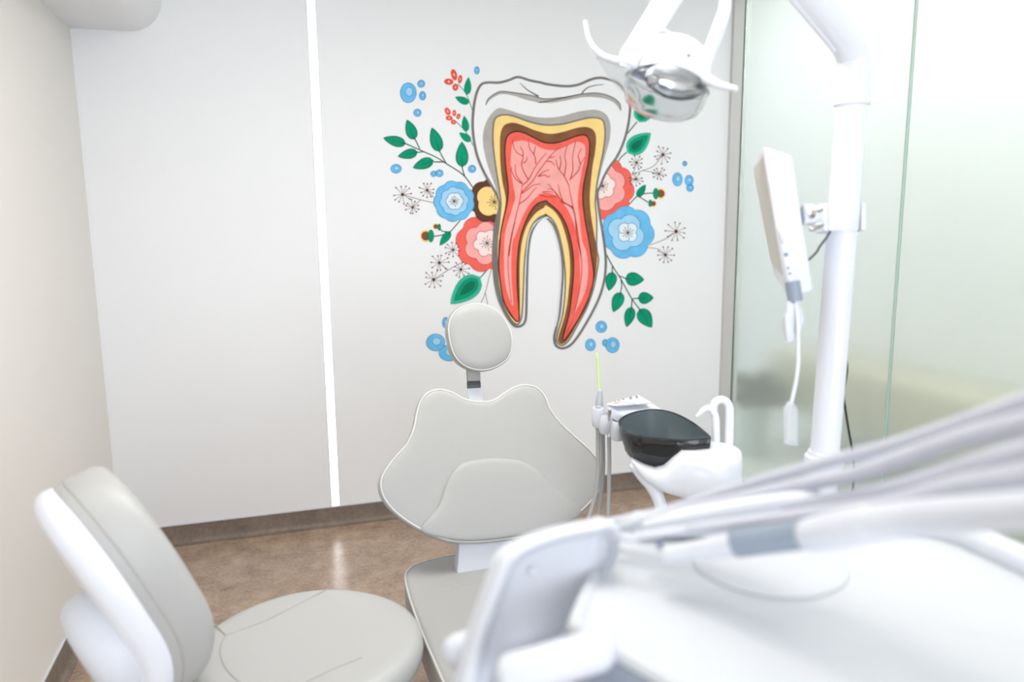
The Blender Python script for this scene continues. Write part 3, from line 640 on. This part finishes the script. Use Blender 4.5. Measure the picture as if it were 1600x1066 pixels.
# spouts
d1 = 1.93
tube('spout', [P(x, y, d1) for x, y in ((1119, 700), (1118.5, 670), (1118, 652), (1113, 642), (1106, 638), (1098, 642), (1089, 651))], [.0105, .0105, .010, .0095, .009, .0075, .0045], M['white'], unit, sm=5)
tube('spout', [P(x, y, d1) for x, y in ((1138, 722), (1139.5, 680), (1140, 648), (1138, 633), (1129, 625), (1119, 628), (1114.5, 637), (1115, 646))], [.0115, .0115, .0115, .011, .011, .011, .0105, .010], M['white'], unit, sm=5)
tube('support_leg', [P(x, y, 1.9) for x, y in ((990, 728), (1005, 745), (1020, 762), (1029, 780), (1033, 800), (1034, 840), (1050, 900))]+[V((1.15, 1.56, .45))], [.012, .016, .017, .016, .015, .015, .015], M['white'], unit, sm=5, label='white curved support under the bowl')

# assistant console with holders
con = thing('assistant_console', 'small white control panel with tool holders left of the black bowl', 'console', P(965, 660, 2.070))
dc = 2.06
hexa('panel', [P(946, 632, 2.020), P(999, 617, 2.140), P(1036, 640, 2.140), P(980, 652, 2.020), P(950, 642, 2.020)+V((0, 0, -.012)), P(1000, 634, 2.140)+V((0, 0, -.012)), P(1036, 655, 2.140)+V((0, 0, -.012)), P(980, 668, 2.020)+V((0, 0, -.012))], M['plastic'], con, bevel=.004)
hexa('key_pad', [P(948, 631, 2.018), P(998, 617, 2.120), P(1018, 629, 2.110), P(965, 632.5, 2.015), P(948, 633, 2.018), P(998, 619, 2.120), P(1018, 631, 2.110), P(965, 635, 2.015)], M['white'], con, bevel=.0008)
for x, y, r, mm in ((961, 627.5, 1.6, 'red_print'), (967, 626, 1.920, 'red_print'), (974, 624.3, 1.920, 'grey_print'), (985.5, 622, 2.6, 'grey_print'), (995, 620.2, 2.4, 'grey_print')):
    q = P(x, y, 2.005+(x-948)/50*.1)
    lathe('symbol', [(r*.5*.0017, 0), (r*.0017, 0), (r*.0017, .0015), (r*.5*.0017, .0015), (r*.5*.0017, 0)], M[mm], con, q, (-.1, -.45, .9), seg=14)
tube('arm', [P(x, y, d) for x, y, d in ((985, 640, 2.090), (1010, 652, 2.150), (1040, 665, 2.200), (1080, 690, 2.190), (1115, 720, 2.080))], [.016, .018, .02, .02, .02], M['plastic'], con, sm=5)
for x, y, r in ((934, 648, .017), (946, 658, .020), (966, 668, .024)):
    q = P(x, y, dc-.03)
    lathe('holder', [(r*.62, -.035), (r*.8, -.032), (r, -.012), (r, .010), (r*.8, .02), (r*.62, .02), (r*.55, -.03), (r*.62, -.035)], M['plastic'], con, q, (0, -.1, 1), seg=24)
    tube('holder_bracket', [q+V((0, .0, -.005)), P(978, 655, 2.090)], r*.75, M['plastic'], con)
def drop(*pts): return [P(x, y, d) for x, y, d in pts]
ej = thing('saliva_ejector', 'grey saliva ejector with a lime green straw standing left of the console', 'suction tool', P(934, 660, 2.050))
tube('straw', drop((933, 553, 2.070), (935, 585, 2.060), (936.5, 613, 2.050)), .0034, M['lime'], ej, sm=5, label='lime green straw')
tube('handle', drop((937, 612, 2.050), (936.5, 622, 2.050), (936, 640, 2.050), (935, 668, 2.050)), [.0072, .009, .0115, .0105], M['greyplastic'], ej, sm=4)
tube('hose', drop((934.5, 664, 2.050), (934.5, 700, 2.050), (934.5, 735, 2.050), (931, 770, 2.050), (922, 803, 2.050), (908, 850, 2.050), (915, 900, 2.070), (980, 930, 2.070)), .0062, M['greytube'], ej, sm=5)
sy_t = thing('air_water_syringe', 'grey metal air and water syringe hanging between straw and black bowl', 'syringe', P(952, 650, 2.040))
tube('hose', drop((951.5, 685, 2.040), (952, 720, 2.040), (951.5, 770, 2.040), (950, 815, 2.040), (952, 860, 2.040), (985, 905, 2.070)), .0055, M['greytube'], sy_t, sm=5)
hexa('head', [P(947.5, 631, 2.030), P(961, 630, 2.030), P(956, 641, 2.030), P(951, 641, 2.030), P(948, 631, 2.050), P(961, 630, 2.050), P(956, 641, 2.050), P(951, 641, 2.050)], M['chrome'], sy_t, bevel=.002)
tube('stem', drop((952.5, 640, 1.915), (951.5, 660, 2.040), (951.5, 690, 2.040)), .0045, M['chrome'], sy_t)
tube('nozzle', drop((958, 631, 2.030), (970, 628.5, 2.020), (983, 628.5, 2.020), (997, 633, 2.020)), [.0022, .0018, .0014], M['chrome'], sy_t, sm=5)
su = thing('suction_hose', 'grey suction hose hanging just right of the saliva ejector hose', 'suction tool', P(941, 680, 2.070))
tube('hose', drop((941.5, 668, 2.070), (942, 700, 2.070), (942, 735, 2.070), (939, 770, 2.070), (934, 805, 2.070), (928, 850, 2.070), (945, 900, 2.070), (990, 925, 2.080)), .0062, M['greytube'], su, sm=5)
tube('handle', drop((943, 650, 2.070), (942, 672, 2.070)), [.009, .0085], M['greyplastic'], su)

# ================================================================== LAMP POST, OPERATING LAMP
YP = 1.44
post = thing('lamp_post', 'tall white round lamp post with bent top beside the glass wall', 'lamp post', (PY(1290, 712, YP).x, YP, .75))
pb, pt = PY(1288, 716, YP), PY(1331, 160, YP)
PRr = .0335
tube('post', [pb+V((0, 0, -.2)), pb, pt], PRr, M['white'], post, seg=28, round_ends=False)
ax = (pt-pb).normalized()
lathe('base_collar', [(PRr, -.012), (.046, -.012), (.046, .004), (.042, .008), (.039, .010), (.039, .016), (.036, .019), (PRr, .019)], M['white'], post, pb, ax)
lathe('base_collar', [(PRr, -.05), (.043, -.05), (.043, -.014), (PRr, -.014)], M['white'], post, pb, ax)
lathe('sleeve_ring', [(PRr, -.008), (.039, -.006), (.041, 0), (.039, .006), (PRr, .008)], M['white'], post, pt, ax)
q0 = pt; q1 = PY(1336, 78, YP); q2 = PY(1262, -15, 1.36); q3 = PY(1165, -135, 1.30)
bend = [q0, q0+(q1-q0)*.55] + [(q0+(q1-q0)*.7)*(1-t)**2 + q1*2*t*(1-t) + (q1+(q2-q1)*.3)*t*t for t in (.15, .35, .5, .65, .85, 1)] + [q2, q3]
tube('arm', bend, [.0365]*6+[.036]*4, M['white'], post, seg=28)
off = V((-.03, 0, -.022))
tube('cable_channel', [q1+(q2-q1)*.2+off, q2+off, q3+off], .008, M['white'], post)

LD = 1.5
lamp = thing('operating_lamp', 'white dental operating lamp with clear shield hanging at the top', 'lamp', P(1045, 100, LD))
lx = (P(1100, 122, LD)-P(985, 92, LD)).normalized(); lv = CF.copy(); lup = lv.cross(lx)*-1
lup = (lx.cross(lv)).normalized(); 
if lup.z < 0: lup = -lup
lfw = -lv
LC = P(1046, 123, LD+.03)
# hood: a shell cap of an ellipsoid open below and to the front
def hood_ring(a, rx, ry, z0): pass
bm = bmesh.new(); rings = []; NA = 28
for k, (s, h) in enumerate(((1.0, -.012), (1.0, .0), (.985, .022), (.93, .043), (.80, .061), (.6, .072), (.3, .078), (.02, .079))):
    rings.append([LC+lx*(math.cos(a)*.080*s)+lfw*(math.sin(a)*.062*s)+lup*(h+.016*math.sin(a)*(1 if h < .02 else .4)*(-1 if math.sin(a) < 0 else 1)) for a in [2*math.pi*i/NA for i in range(NA)]])
inner = [[LC+(q-LC)*f for q in rings[j]] for j, f in ((0, .95), (2, .93), (4, .9), (7, .9))]
loft(bm, [rings[7], rings[6], rings[5], rings[4], rings[3], rings[2], rings[1], rings[0], inner[0], inner[1], inner[2], inner[3]])
obj('hood', bm, M['white'], lamp)
# concave mirror facing the camera side, seen under the hood's arched edge
mc = LC-lup*.012
bm = bmesh.new(); rings = []
for s, dp in ((1.0, 0), (.9, -.012), (.7, -.027), (.4, -.037), (.02, -.04)):
    rings.append([mc+lx*(math.cos(a)*.060*s+.008)+lup*(math.sin(a)*.036*s-.004)+lfw*(.032+dp) for a in [2*math.pi*i/32 for i in range(32)]])
loft(bm, rings, cap=False); obj('reflector', bm, M['mirror'], lamp, label='mirrored concave reflector', recalc=True)
lathe('bulb_cap', [(0, 0), (.012, 0), (.012, .014), (.008, .018), (0, .018)], M['chrome'], lamp, mc-lx*.035+lfw*.02+lup*-.012, lfw, seg=18)
# transparent bowl shield below
bm = bmesh.new(); rings = []
sc0 = LC-lup*.018-lx*.002
for s, h in ((1.0, .010), (1.0, -.006), (.96, -.027), (.85, -.045), (.62, -.057), (.3, -.063), (.02, -.064)):
    rings.append([sc0+lx*(math.cos(a)*.086*s)+lfw*(math.sin(a)*.064*s)+lup*h for a in [2*math.pi*i/32 for i in range(32)]])
inn = [[sc0+(q-sc0)*.97+lup*.001 for q in r] for r in rings]
loft(bm, rings[::-1]+inn); obj('shield', bm, M['clear'], lamp, label='clear plastic bowl shield')
bm = bmesh.new(); add_loop_tube(bm, [sc0+lx*(math.cos(a)*.0865)+lfw*(math.sin(a)*.0645)+lup*.004 for a in [2*math.pi*i/40 for i in range(40)]], .0022); obj('shield_rim', bm, M['clear'], lamp)
# clear side guard on the left with its white edge
gp = [P(x, y, d) for x, y, d in ((914, 34, 1.47), (922, 66, 1.46), (940, 88, 1.45), (966, 98, 1.44), (985, 106, 1.43))]
gq = [P(x, y, d) for x, y, d in ((916, 38, 1.47), (928, 82, 1.45), (944, 112, 1.44), (966, 138, 1.43), (978, 146, 1.42))]
bm = bmesh.new(); A = spline(gp, 4); B = spline(gq, 4)
rr = []
for a, b in zip(A, B): n_ = lfw*.0015; rr.append([a+n_, b+n_, b-n_, a-n_])
loft(bm, rr); obj('side_guard', bm, M['clear'], lamp, label='clear plastic guard on the left')
tube('left_handle', spline([P(x, y, d) for x, y, d in ((914, 34, 1.47), (921, 64, 1.46), (940, 86, 1.45), (964, 95, 1.46), (980, 99, 1.48), (992, 104, 1.50))], 5), [.0032, .0045, .006, .0085, .0085], M['white'], lamp)
tube('right_handle', spline([P(x, y, d) for x, y, d in ((1098, 124, 1.50), (1108, 126, 1.48), (1124, 133, 1.47), (1150, 139, 1.46))], 5), [.012, .011, .008, .0055], M['white'], lamp)
yo = [P(x, y, d) for x, y, d in ((982, 92, 1.50), (1000, 68, 1.50), (1022, 34, 1.50), (1044, -2, 1.51), (1072, -48, 1.53))]
tube('yoke_arm', yo, [.022, .0255, .027, .027], M['white'], lamp, sm=4, flat=.55, seg=16)
yo = [P(x, y, d) for x, y, d in ((1098, 108, 1.52), (1109, 80, 1.53), (1122, 46, 1.54), (1132, 12, 1.55), (1128, -20, 1.55), (1100, -50, 1.54))]
tube('yoke_arm', yo, [.016, .017, .018, .018, .018, .018], M['white'], lamp, sm=4, flat=.6, seg=16)
tube('lamp_neck', [P(1072, -48, 1.53), P(1100, -50, 1.54), q3], .02, M['white'], lamp)
lathe('sensor', [(0, 0), (.0028, 0), (.0024, .002), (0, .0022)], M['black'], lamp, P(1076, 87, 1.44), lfw, seg=14, label='black sensor dot')
for x, y, l_ in ((984, 113, .006), (998, 121, .011), (1008, 108, .005)):
    box('latch', P(x, y, 1.435), (l_, .003, .003), M['button'], lamp, axes=(lx, lfw, lup), label='small blue-grey latch')
tube('bright_edge', spline([P(x, y, 1.47) for x, y in ((1024, 44), (1040, 48), (1054, 57), (1058, 68))], 4), .0022, M['white'], lamp)

# ================================================================== MONITOR on the post, camera handpiece
mon = thing('side_monitor', 'small white tilted monitor clamped to the lamp post, seen edge-on', 'monitor', P(1225, 340, 1.6))
n0, n1, n2, n3 = P(1192, 228, 1.52), P(1238, 243, 1.545), P(1271, 456, 1.545), P(1230, 466, 1.52)
dv = P(1175, 256, 1.86)-n0; dw = P(1209, 432, 1.86)-n3
hexa('housing', [n0, n1, n2, n3, n0+dv, n1+dv, n2+dw, n3+dw], M['white'], mon, bevel=.008)
e = (n3-n0); nrm = e.cross(dv).normalized()
if nrm.dot(n0-CO) > 0: nrm = -nrm
def on_face(s, t): return (n0+dv*s)*(1-t)+(n3+dw*s)*t
hexa('screen', [on_face(.08, .06), on_face(.92, .06), on_face(.92, .86), on_face(.08, .86)]+[on_face(s, t)+nrm*.002 for s, t in ((.08, .06), (.92, .06), (.92, .86), (.08, .86))], M['screen'], mon, label='pale grey screen face')
lathe('joint_plate', [(0, 0), (.022, 0), (.022, .02), (.018, .026), (0, .026)], M['white'], mon, P(1254, 336, 1.56), CR, seg=24)
pcx = PY(1309, 340, YP)
box('clamp_plate', PY(1284, 342, YP), (.010, .05, .062), M['white'], mon, bevel=.003, axes=(CR, -CF, CU))
lathe('clamp_collar', [(PRr+.0005, -.031), (PRr+.010, -.031), (PRr+.012, -.026), (PRr+.012, .026), (PRr+.010, .031), (PRr+.0005, .031)], M['white'], mon, pcx, ax)
box('clamp_block', PY(1291, 342, YP), (.013, .055, .062), M['white'], mon, bevel=.003, axes=(CR, -CF, CU))
box('clamp_block', PY(1341, 342, YP), (.011, .055, .062), M['white'], mon, bevel=.003, axes=(CR, -CF, CU))
for x, y in ((1273, 330), (1275, 353)):
    tube('knob', [P(x-8, y+4, 1.54), P(x+10, y-2, 1.55)], [.007, .005, .005], M['chrome'], mon, label='metal joint screw')
lathe('ball_joint', [(0, -.010), (.006, -.008), (.010, 0), (.006, .008), (0, .010)], M['chrome'], mon, P(1268, 335, 1.54), seg=18, label='metal ball joint')
hexa('handpiece_cradle', [P(1229, 468, 1.5), P(1249, 468, 1.5), P(1257, 500, 1.5), P(1246, 534, 1.5), P(1229, 468, 1.53), P(1249, 468, 1.53), P(1257, 500, 1.53), P(1246, 534, 1.53)], M['plastic'], mon, bevel=.004)
hexa('cradle_flap', [P(1230, 470, 1.485), P(1242, 474, 1.485), P(1240, 534, 1.485), P(1228, 536, 1.485), P(1230, 470, 1.50), P(1242, 474, 1.50), P(1240, 534, 1.50), P(1228, 536, 1.50)], M['plastic'], mon, bevel=.003)
hexa('cradle_flap', [P(1226, 488, 1.48), P(1238, 492, 1.48), P(1238, 520, 1.48), P(1230, 533, 1.48), P(1219, 508, 1.50), P(1238, 492, 1.50), P(1238, 520, 1.50), P(1228, 535, 1.50)], M['plastic'], mon, bevel=.002)
cm = thing('intraoral_camera', 'white camera handpiece with grey band and coiled white cord on the monitor edge', 'camera', P(1235, 420, 1.49))
tube('body', [P(x, y, 1.495) for x, y in ((1219, 356), (1224, 380), (1230, 408), (1236, 440))], [.0065, .0075, .009, .0095], M['white'], cm, seg=16)
tube('grey_band', [P(x, y, 1.493) for x, y in ((1238, 440), (1243, 471))], [.0145, .0145], M['greyband'], cm, seg=18, round_ends=False, label='blue-grey collar band')
tube('window_strip', [P(x, y, 1.486) for x, y in ((1219, 362), (1223, 378))], .004, M['plastic'], cm)
for x, y, r in ((1228.5, 398, .0042), (1232, 419, .0028), (1234.5, 427.5, .0028)):
    lathe('button', [(0, 0), (r, 0), (r*.8, .0015), (0, .002)], M['button'], cm, P(x, y, 1.484), -CF, seg=14)
cd = [P(x, y, 1.49) for x, y in ((1243, 470), (1246, 500), (1247, 540), (1247, 570), (1243, 600), (1237, 628))]
tube('cord', cd, .0035, M['white'], cm, sm=5, seg=8)
cpts = []
c0, c1 = P(1235, 628, 1.49), P(1236, 694, 1.49)
for i in range(15*14+1):
    t = i/(15*14); a = 2*math.pi*i/14; r_ = .0125*min(1, .35+t*4)
    cpts.append(c0+(c1-c0)*t+CR*math.cos(a)*r_+CF*math.sin(a)*r_)
tube('coiled_cord', cpts, .0015, M['white'], cm, seg=6)
tube('cord_tail', [P(x, y, 1.50) for x, y in ((1229, 692), (1226, 660), (1229, 635), (1238, 628))], .0022, M['white'], cm, sm=4, seg=6)
tag(tube('cable', [P(1297, 362, 1.6), P(1291, 372, 1.585), P(1281, 385, 1.575), P(1276, 394, 1.57), P(1264, 406, 1.56)], .0022, M['black'], sm=5, seg=8), 'short black cable between lamp post clamp and monitor back', 'cable')
tag(tube('cable', [PY(x, y, YP+.04) for x, y in ((1316, 540), (1322, 558), (1323.5, 580), (1320, 602), (1318, 618), (1321, 640), (1326, 672), (1331, 700), (1334, 720), (1333, 760), (1320, 800))], .0028, M['black'], sm=5, seg=8), 'long thin black cable hanging behind the lamp post foot', 'cable')

# ================================================================== DELIVERY TABLE in the foreground
dt = thing('instrument_table', 'large white instrument delivery table blurred in the foreground', 'instrument table', (.65, .72, 1.05))
TZ2 = 1.05
TO = [PZ(x, y, TZ2) for x, y in ((958, 822), (925, 900), (882, 970), (1050, 1066))]
dirl = (TO[3]-TO[2]).normalized()
corner = [V((.440, .945, 0)), V((.40, .90, 0)), V((.300, .755, 0)), V((.290, .728, 0)), V((.302, .70, 0)), V((TO[3].x, TO[3].y, 0)), V((.43, .40, 0)), V((.46, .34, 0)), V((.90, .33, 0)), V((.925, .36, 0)), V((.928, .60, 0)), V((.926, .74, 0)), V((.915, .79, 0)), V((.88, .815, 0)), V((.65, .90, 0)), V((.47, .96, 0))]
to = [(q.x, q.y) for q in spline(corner, 4, True)]
TF2 = (V((0, 0, TZ2)), V((1, 0, 0)), V((0, 1, 0)), V((0, 0, 1)))
M['tray'] = mat('table_white', (203, 206, 210), .4)
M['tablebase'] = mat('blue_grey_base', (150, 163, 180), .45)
pillow('table_top', to, TF2, [(0, -.016), (.9, -.016), (.985, -.016), (1, -.012), (1, -.006), (.992, -.001), (.98, .001), (.955, 0), (.945, -.004), (.90, -.005), (.5, -.005), (0, -.005)], M['tray'], dt, cen=(.64, .66))
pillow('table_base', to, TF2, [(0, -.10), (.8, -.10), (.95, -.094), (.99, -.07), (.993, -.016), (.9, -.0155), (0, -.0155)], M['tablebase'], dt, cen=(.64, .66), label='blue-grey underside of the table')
# raised guard rail down the right side
tube('side_rail', spline([V((.80, .845, TZ2-.006)), V((.86, .822, TZ2+.0)), V((.898, .78, TZ2+.004)), V((.904, .70, TZ2+.004)), V((.904, .36, TZ2+.004))], 6), .021, M['plastic'], dt, seg=16)
lathe('tray_inset', [(0, 0), (.098, 0), (.10, .002), (.096, .0035), (0, .0035)], M['tray'], dt, (.60, .80, TZ2-.005), seg=48, label='round inset at the rear left of the table')
lathe('latch', [(0, 0), (.006, 0), (.005, .004), (0, .005)], M['button'], dt, PZ(1031, 851, TZ2), label='small dark latch dot')
# side bracket: thick rounded plate that drops from the left end of the table
br_px = [(955, 812), (968, 832), (962, 872), (940, 912), (902, 980), (868, 1012), (825, 1032), (784, 1060), (765, 1110), (735, 1120), (712, 1110), (722, 1060), (738, 1000), (757, 945), (773, 900), (788, 868), (828, 843), (885, 825), (930, 817)]
BK = frame(P(850, 930, .93), -CF+V((.25, 0, .12)))
bk = outline_on(br_px, BK, 4)
cbk = (sum(p_[0] for p_ in bk)/len(bk), sum(p_[1] for p_ in bk)/len(bk))
pillow('bracket', bk, BK, [(0, -.07), (.85, -.07), (.96, -.062), (1, -.04), (1, -.01), (.985, .002), (.95, .006), (.91, .004), (.86, -.008), (.82, -.022), (.78, -.026), (.4, -.028), (0, -.028)], M['plastic'], dt, cen=(cbk[0]+.085, cbk[1]-.015), label='white curved side bracket')
lathe('screw', [(0, 0), (.006, 0), (.005, .003), (0, .004)], M['plastic'], dt, PL(832, 893, BK[0]-BK[3]*.024, BK[3]), BK[3])
tube('grip', [P(800, 1054, .80), P(850, 1041, .80), P(936, 1016, .80)], .0222, M['plastic'], dt, seg=24)
tube('grip', [P(714, 1019, .97), P(735, 1012, .975), P(752, 1007, .98)], .0225, M['plastic'], dt, seg=24)
tube('grip_stem', [P(815, 1055, .82), P(812, 1070, .90)], .015, M['plastic'], dt)
# arm that carries the table
tube('support_arm', [V((.68, .70, TZ2-.07)), V((.72, .78, TZ2-.14)), V((.95, 1.1, .86)), V((1.2, 1.42, .72))], [.05, .04, .035, .04], M['plastic'], dt, sm=5, seg=16)
box('instrument_holder', (.63, .885, TZ2+.012), (.34, .045, .03), M['plastic'], dt, bevel=.01, axes=(V((.94, -.30, 0)).normalized(), V((.30, .94, 0)).normalized(), V((0, 0, 1))))

# instruments and hoses that lie over the table and arch away to the right
def inst(name, label, cat, parts, g='instruments on the delivery table'):
    t = thing(name, label, cat, parts[0][1][0], g)
    for nm, pts, r, m in parts: tube(nm, pts, r, M[m], t, sm=6, seg=14, round_ends=True)
    return t
inst('dental_handpiece', 'uppermost lavender-grey hose arching from table to right edge', 'instrument', [
    ('handle', [P(948, 817, 1.05), P(985, 812, 1.04), P(1020, 803, 1.03)], [.006, .008, .007], 'plastic'),
    ('hose', [P(1015, 804, 1.03), P(1085, 784, 1.00), P(1150, 763, .97), P(1272, 728, .90), P(1403, 694, .82), P(1508, 660, .74), P(1610, 625, .66), P(1750, 570, .56)], [.0062, .0068, .0078, .0088, .0095, .010], 'hose')])
inst('dental_handpiece', 'second lavender-grey hose from the top, crossing under the uppermost', 'instrument', [
    ('handle', [P(962, 826, 1.02), P(1000, 815, 1.01), P(1040, 803, 1.00)], [.006, .008, .008], 'plastic'),
    ('hose', [P(1035, 805, 1.0), P(1123, 786, .97), P(1246, 759, .90), P(1333, 742, .84), P(1421, 713, .78), P(1508, 684, .71), P(1610, 658, .64), P(1750, 620, .54)], [.0075, .0085, .0095, .010, .0105, .0105], 'hose')])
inst('dental_handpiece', 'slim bright white handpiece lying under the two upper hoses', 'instrument', [
    ('handle', [P(1010, 822, .98), P(1060, 810, .96), P(1150, 795, .93), P(1225, 784, .90), P(1275, 777, .88)], [.007, .010, .012, .011, .008], 'white'),
    ('hose', [P(1220, 788, .90), P(1270, 786, .88), P(1333, 776, .84), P(1430, 755, .77), P(1520, 728, .70), P(1610, 704, .63), P(1750, 668, .53)], [.008, .009, .0105, .012, .012], 'hose')])
inst('dental_handpiece', 'grey hose lying flat along the back of the table, third from top', 'instrument', [
    ('handle', [P(975, 842, .96), P(1040, 832, .94), P(1100, 824, .92)], [.005, .006, .006], 'plastic'),
    ('hose', [P(1080, 826, .92), P(1200, 814, .88), P(1300, 803, .83), P(1400, 788, .77), P(1500, 762, .70), P(1610, 744, .62), P(1750, 715, .52)], [.007, .010, .012, .013, .0145], 'hose')])
inst('dental_handpiece', 'thick white handpiece with a blue-grey grip band, nearest on the table', 'instrument', [
    ('handle', [P(1040, 868, .92), P(1090, 860, .90), P(1150, 850, .87)], [.009, .0125, .0145], 'plastic'),
    ('grip', [P(1152, 849, .87), P(1212, 841, .84), P(1270, 833, .81)], [.0165, .0165, .0165], 'greyband'),
    ('collar', [P(1264, 836, .81), P(1310, 828, .78), P(1360, 818, .75)], [.0175, .0195, .019], 'plastic'),
    ('hose', [P(1350, 820, .755), P(1430, 810, .71), P(1520, 803, .65), P(1620, 796, .58), P(1750, 785, .50)], [.0175, .0175, .0165, .0155], 'plastic')])
